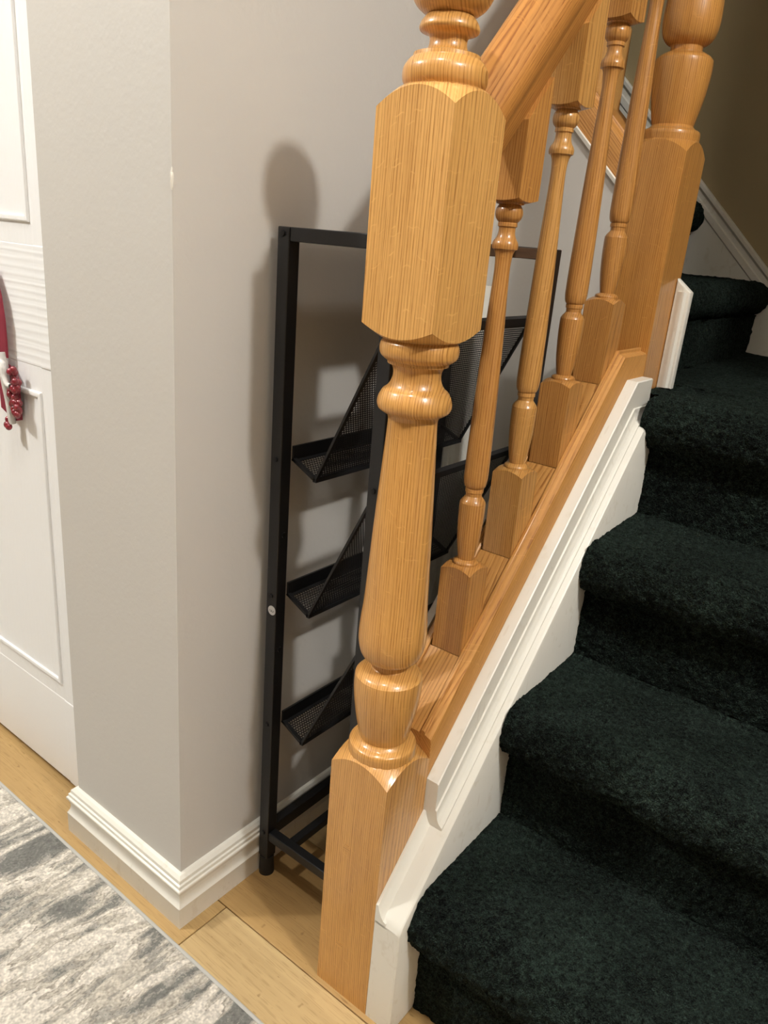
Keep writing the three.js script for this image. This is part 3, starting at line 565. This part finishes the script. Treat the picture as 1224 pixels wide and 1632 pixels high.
// ---------------------------------------------------------------- black mesh shoe rack
{
  const r = group('shoe_rack', 'tall black metal shoe rack with slanted mesh trays against the wall', 'rack');
  const X0 = -0.291, X1 = -0.104, Z0 = -0.075, Z1 = -0.470, T = 0.0195, H = 1.0;
  const bar = (n, a, b, c, d, e, f) => mesh(n, boxUV(rbox(a, b, c, d, e, f, 0.0016)), M.black, r);
  for (const x of [X0, X1 - T]) for (const z of [Z0, Z1 + T]) {
    const p = bar('post', x, x + T, 0.035, H, z - T, z);
    const fg = new THREE.CylinderGeometry(0.0115, 0.0125, 0.035, 20); fg.translate(x + T / 2, 0.0175, z - T / 2); mesh('foot', fg, M.foot, p);
  }
  const zi0 = Z0 - T, zi1 = Z1 + T, xi0 = X0 + T, xi1 = X1 - T;
  bar('top_rail', xi0 - 0.0, xi1, H - 0.0165, H, Z0 - 0.017, Z0 - 0.0015); bar('top_rail', xi0, xi1, H - 0.0165, H, Z1 + 0.0015, Z1 + 0.017);
  mesh('top_board', setUV(rbox(X0 + 0.003, X1 - 0.001, H - 0.0150, H - 0.0012, Z1 + 0.0185, Z0 - 0.0185, 0.001), (x, y, z) => [z * 3, x * 6 + y * 6]), M.brownBoard, r).userData = { label: 'dark brown wood-look top board' };
  bar('bottom_rail', xi0, xi1, 0.072, 0.088, Z0 - 0.017, Z0 - 0.0015); bar('bottom_rail', xi0, xi1, 0.072, 0.088, Z1 + 0.0015, Z1 + 0.017);
  bar('bottom_rail', X0 + 0.0015, X0 + 0.017, 0.072, 0.094, zi1, zi0); bar('bottom_rail', X1 - 0.017, X1 - 0.0015, 0.072, 0.088, zi1, zi0); bar('bottom_rail', -0.242, -0.228, 0.070, 0.084, zi1, Z0 - 0.017);
  // trays: V section [x, y] from the wall-side rim down to the fold and up to the front rim
  const A = [xi0 + 0.001, 0.020], B = [-0.228, 0], C = [xi1 - 0.001, 0.215];
  for (const y0 of [0.688, 0.487, 0.272]) {
    const t = mesh('tray', boxUV(sweep([[A[0], A[1] + y0 - 0.003], [A[0], A[1] + y0 + 0.018], [A[0] + 0.003, A[1] + y0 + 0.018], [A[0] + 0.003, A[1] + y0 - 0.003]], [[zi0], [zi1]], (x, y, [z]) => [x, y, z])), M.black, r);
    const panel = (n, P, Q, mt) => {
      const L = Math.hypot(Q[0] - P[0], Q[1] - P[1]);
      const g = new THREE.PlaneGeometry(1, 1).toNonIndexed(), p = g.attributes.position, uv = g.attributes.uv;
      for (let i = 0; i < p.count; i++) { const u = p.getX(i) + 0.5, v = p.getY(i) + 0.5; const z = lerp(zi0 - 0.002, zi1 + 0.002, u); p.setXYZ(i, lerp(P[0], Q[0], v), lerp(P[1], Q[1], v) + y0, z); uv.setXY(i, z / 0.038, v * L / 0.030); }
      g.computeVertexNormals(); mesh(n, g, mt, t);
    };
    panel('mesh_panel', A, B, M.mesh); panel('mesh_panel', B, C, M.meshTight);
    const rod = (n, P, Q, w, za, zb) => { const dx = Q[0] - P[0], dy = Q[1] - P[1], L = Math.hypot(dx, dy) || 1, nx = -dy / L * w, ny = dx / L * w; mesh(n, boxUV(sweep([[P[0] + nx, P[1] + ny], [Q[0] + nx, Q[1] + ny], [Q[0] - nx, Q[1] - ny], [P[0] - nx, P[1] - ny]], [[za], [zb]], (x, y, [z]) => [x, y + y0, z])), M.black, t); };
    for (const [za, zb] of [[zi0 + 0.0, zi0 - 0.006], [zi1 + 0.006, zi1]]) { rod('end_rod', A, B, 0.0022, za, zb); rod('end_rod', B, C, 0.0017, za, zb); }
    rod('fold_rod', [B[0] - 0.003, B[1]], [B[0] + 0.003, B[1]], 0.0028, zi0, zi1);
    rod('front_rim', [C[0] - 0.005, C[1] - 0.010], C, 0.0035, zi0, zi1);
    // flat borders of the mesh
    const border = (n, P, Q, f0, f1) => { const a = [lerp(P[0], Q[0], f0), lerp(P[1], Q[1], f0)], b = [lerp(P[0], Q[0], f1), lerp(P[1], Q[1], f1)]; rod(n, a, b, 0.0007, zi0, zi1); };
    border('border', A, B, 0, 0.16); border('border', B, C, 0.93, 1.0);
  }
  const bolt = (x, y, z, ax) => { const g = new THREE.CylinderGeometry(0.0036, 0.0040, 0.0026, 6); if (ax === 'z') g.rotateX(Math.PI / 2); else g.rotateZ(Math.PI / 2); g.translate(x, y, z); mesh('bolt', g, M.bolt, r); };
  for (const y of [0.992, 0.708, 0.506, 0.290, 0.085]) { bolt(X0 + T / 2, y, Z0 + 0.0008, 'z'); bolt(X1 - T / 2, y, Z0 + 0.0008, 'z'); }
  for (const y of [0.60, 0.42]) bolt(X0 + T + 0.0005, y, Z0 - T / 2, 'x');
  for (const y of [0.645, 0.48]) bolt(X1 - T - 0.0005, y, Z0 - T / 2, 'x');
  const st = new THREE.MeshStandardMaterial({ map: texture(64, 64, (i, j) => { const x = i / 63 - 0.5, y = j / 63 - 0.5, a = Math.abs(Math.hypot(x, y - 0.12) - 0.14) < 0.035 && x > -0.06, b = Math.abs(Math.hypot(x, y + 0.12) - 0.13) < 0.035 && x > -0.08; const g = (a || b) ? 110 : 205; return [g, g, g]; }), roughness: 0.6 });
  const sgeo = new THREE.CylinderGeometry(0.0072, 0.0072, 0.0006, 24); sgeo.rotateX(Math.PI / 2); sgeo.translate(X0 + T * 0.62, 0.484, Z0 + 0.0004); mesh('sticker', sgeo, st, r).userData = { label: 'small round white sticker on the rack post' };
  const sg2 = new THREE.CylinderGeometry(0.007, 0.007, 0.0006, 24); sg2.rotateZ(Math.PI / 2); sg2.translate(X1 - T - 0.0004, 0.628, Z0 - T * 0.4); mesh('sticker', sg2, st, r).userData = { label: 'white sticker partly hidden by the newel' };
}

// ---------------------------------------------------------------- rug
{
  const r = group('rug', 'grey and cream abstract low pile rug in the hallway', 'rug');
  const x0 = -2.0, x1 = 0.30, z0 = 0.103, z1 = 1.7;
  const g = rbox(x0 + 0.006, x1 - 0.006, 0.0003, 0.0085, z0 + 0.005, z1 - 0.005, 0.003);
  setUV(g, (x, y, z) => [x / 1.4, z / 1.4 + 0.1]); mesh('pile', g, M.rug, r);
  for (const [a, b, c, d] of [[x0, x1, z0, z0 + 0.0065], [x0, x1, z1 - 0.0065, z1], [x0, x0 + 0.0065, z0 + 0.0065, z1 - 0.0065], [x1 - 0.0065, x1, z0 + 0.0065, z1 - 0.0065]]) mesh('bound_edge', boxUV(rbox(a, b, 0.0003, 0.009, c, d, 0.003)), M.rugEdge, r);
}

// ---------------------------------------------------------------- ceiling lamps
for (const L of LAMPS) {
  const g = group('ceiling_lamp', L.label, 'lamp');
  const base = new THREE.CylinderGeometry(0.085, 0.085, 0.02, 32); base.translate(0, -0.0105, 0); mesh('base', base, M.trim, g);
  const dome = new THREE.SphereGeometry(0.07, 32, 16, 0, Math.PI * 2, Math.PI / 2, Math.PI / 2); dome.scale(1, 0.6, 1); dome.translate(0, -0.021, 0);
  const dm = mesh('glass_dome', dome, new THREE.MeshStandardMaterial({ color: lin(0.8, 0.78, 0.74), emissive: LAMP_COLOR, emissiveIntensity: 6, roughness: 0.4 }), g);
  dm.castShadow = false;
  const p = new THREE.PointLight(LAMP_COLOR, L.watt, 0, 2); p.position.set(0, -0.13, 0); p.castShadow = true; p.shadow.radius = 2.5; p.shadow.mapSize.set(1024, 1024); g.add(p); p.name = 'bulb_light';
  g.position.set(...L.at);
}
{
  const g = group('recessed_downlight', 'small round recessed ceiling downlight over the foot of the stairs', 'lamp');
  mesh('trim_ring', boxUV(crease(new THREE.LatheGeometry([[0.046, -0.001], [0.046, -0.006], [0.052, -0.008], [0.064, -0.005], [0.066, -0.001], [0.046, -0.001]].map(p => new THREE.Vector2(...p)), 36))), M.trim, g);
  const dg = new THREE.CylinderGeometry(0.045, 0.045, 0.002, 32); dg.translate(0, -0.003, 0);
  mesh('diffuser', dg, new THREE.MeshStandardMaterial({ color: lin(0.8, 0.8, 0.8), emissive: LAMP_COLOR, emissiveIntensity: 6, roughness: 0.5 }), g);
  const l = new THREE.SpotLight(LAMP_COLOR, DOWN.power, 0, DOWN.angle * Math.PI / 180, DOWN.penumbra, 2); l.position.set(0, -0.03, 0); l.castShadow = true; l.shadow.radius = 2.2; l.shadow.mapSize.set(1024, 1024); l.name = 'downlight_beam';
  l.target.position.set(0, -2, 0); l.target.name = 'aim'; g.add(l); g.add(l.target); g.position.set(...DOWN.at);
}
renderer.render(scene, camera);
